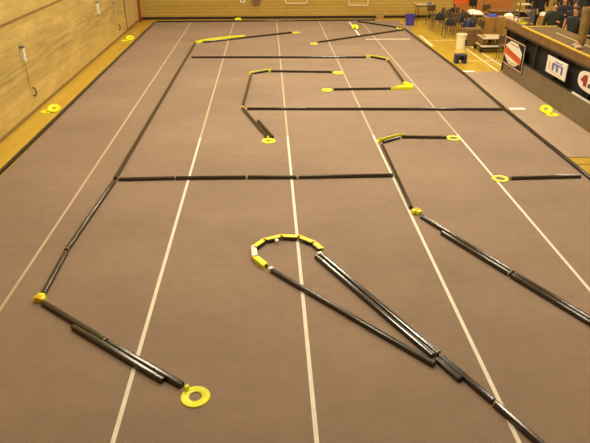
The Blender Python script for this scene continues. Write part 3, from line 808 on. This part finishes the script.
DOWN = (((-.06, .02, -.29), (-.07, -.06, -.54)), ((.06, .02, -.29), (.07, -.06, -.54)))
MIX = (((-.06, .02, -.29), (-.07, -.06, -.54)), ((.06, -.02, -.28), (-.04, -.24, -.2)))
dv = person(7.12, 13.74, 1.482, -PI/2-.25, 'person in dark jacket and khaki trousers standing on the drivers stand, holding a controller', HOLD, 'jacket', 'khaki', 'shoelight')
# controller held between the two hands
bx = Matrix.Translation((7.12, 13.74, 1.482)) @ Matrix.Rotation(-PI/2-.25, 4, 'Z')
p = bx @ Vector((0, -.31, 1.2))
t = empty('radio_controller', p.to_tuple(), -PI/2-.25); tag(t, 'grey radio controller with orange grip held by the person on the drivers stand', 'controller')
obj('case', B(-.085, .085, -.05, .03, -.05, .1, .012), M['grey'], t)
obj('grip', B(-.03, .03, -.045, .0, -.17, -.05, .01), M['orange'], t)
obj('antenna', tube(bmesh.new(), [(0, -.02, .1), (.05, -.08, .75)], [.005, .002], 6), M['steel'], t)
person(10.15, 23.9, FZ, .3, 'person in blue jeans and dark jacket behind the far end of the drivers stand', DOWN, 'jacket', 'jeans')
person(8.95, 19.3, FZ, -.3, 'person in dark green jacket facing the track, next to the pale shelf rack', MIX, 'jacketgreen', 'trousersdark')
person(9.15, 18.3, FZ, -1.0, 'person with bare forearms and dark clothes behind the drivers stand', DOWN, 'jacket', 'trousersdark', sleeves=False)
person(8.95, 16.9, FZ, -.9, 'person in dark clothes nearest behind the drivers stand, beside its khaki-clad driver', MIX, 'jacket', 'trousersdark')
person(9.9, 17.9, FZ, -.6, 'person in dark green jacket at the rear of the group behind the drivers stand', DOWN, 'jacketgreen', 'trousersdark')

# ------------------------------------------------------------------ lamps in the ceiling
person(9.85, 20.6, FZ, -.5, 'person in dark jacket in the second rank behind the drivers stand', MIX, 'jacket', 'trousersdark')
person(10.65, 20.0, FZ, -.8, 'person in dark green jacket in the second rank, away from the jeans', DOWN, 'jacketgreen', 'trousersdark')
person(10.75, 24.5, FZ, -.2, 'person in dark jacket standing behind the tan drum, next to the one in jeans', DOWN, 'jacket', 'trousersdark')
person(11.4, 22.6, FZ, -.3, 'person in dark jacket in the rearmost rank behind the drivers stand', DOWN, 'jacket', 'trousersdark')
person(12.1, 22.9, FZ, -.5, 'person in dark green jacket in the rearmost rank behind the drivers stand', MIX, 'jacketgreen', 'trousersdark')
person(11.6, 24.3, FZ, 2.6, 'person in charcoal jacket turned toward the panelled wall, behind the crowd', DOWN, 'jacket', 'trousersdark')
person(9.7, 19.5, FZ, -.7, 'person with bare forearms in the second rank behind the drivers stand', MIX, 'jacket', 'trousersdark', sleeves=False)
NL = 0
def lamp(x, y, power):
    global NL
    t = empty('ceiling_light', (x, y, ZC)); tag(t, 'gym ceiling light with square glowing panel', 'light', 'gym ceiling lights')
    obj('housing', B(-.65, .65, -.35, .35, -.14, 0, .02), M['shade'], t)
    obj('lens', B(-.6, .6, -.3, .3, -.16, -.141), M['glow'], t)
    l = bpy.data.lights.new('gym_lamp', 'AREA'); l.shape = 'RECTANGLE'; l.size = 1.2; l.size_y = .6
    l.energy = power; l.color = (1, .925, .70)
    o = bpy.data.objects.new('gym_lamp', l); C.objects.link(o); o.parent = t; o.location = (0, 0, -.17)
for x, y, f in ((-4, 8.5, .3), (-4, 14.9, .55), (-4, 22.5, .6), (.6, 6.6, 1.15), (1.2, 12.4, 1.25), (1, 16.5, 1.25), (2.5, 20.5, 1.0), (1, 25.3, .8),
                (5.5, 8.5, .5), (6.6, 12.4, .5), (5.8, 17, .75), (7.4, 23.4, .8), (9.2, 20.5, .5), (11.5, 14, .5), (12, 18.5, .4), (12, 25, .5)):
    lamp(x, y, 190*f)

w = bpy.data.worlds.new('World'); S.world = w; w.use_nodes = True
w.node_tree.nodes['Background'].inputs[0].default_value = (1, .9, .75, 1)
w.node_tree.nodes['Background'].inputs[1].default_value = .05

# ------------------------------------------------------------------ camera
cd = bpy.data.cameras.new('Camera'); cam = bpy.data.objects.new('Camera', cd); C.objects.link(cam)
cd.sensor_fit = 'HORIZONTAL'; cd.sensor_width = 36; cd.lens = 36*600/590
cam.location = (0, 0, 4.29); cam.rotation_euler = (PI/2-math.radians(27.437), 0, -math.radians(2.456))
cd.clip_end = 200
S.camera = cam
S.view_settings.view_transform = 'Standard'; S.view_settings.look = 'None'
S.view_settings.gamma = 1; S.view_settings.use_curve_mapping = False
S.view_settings.exposure = .25
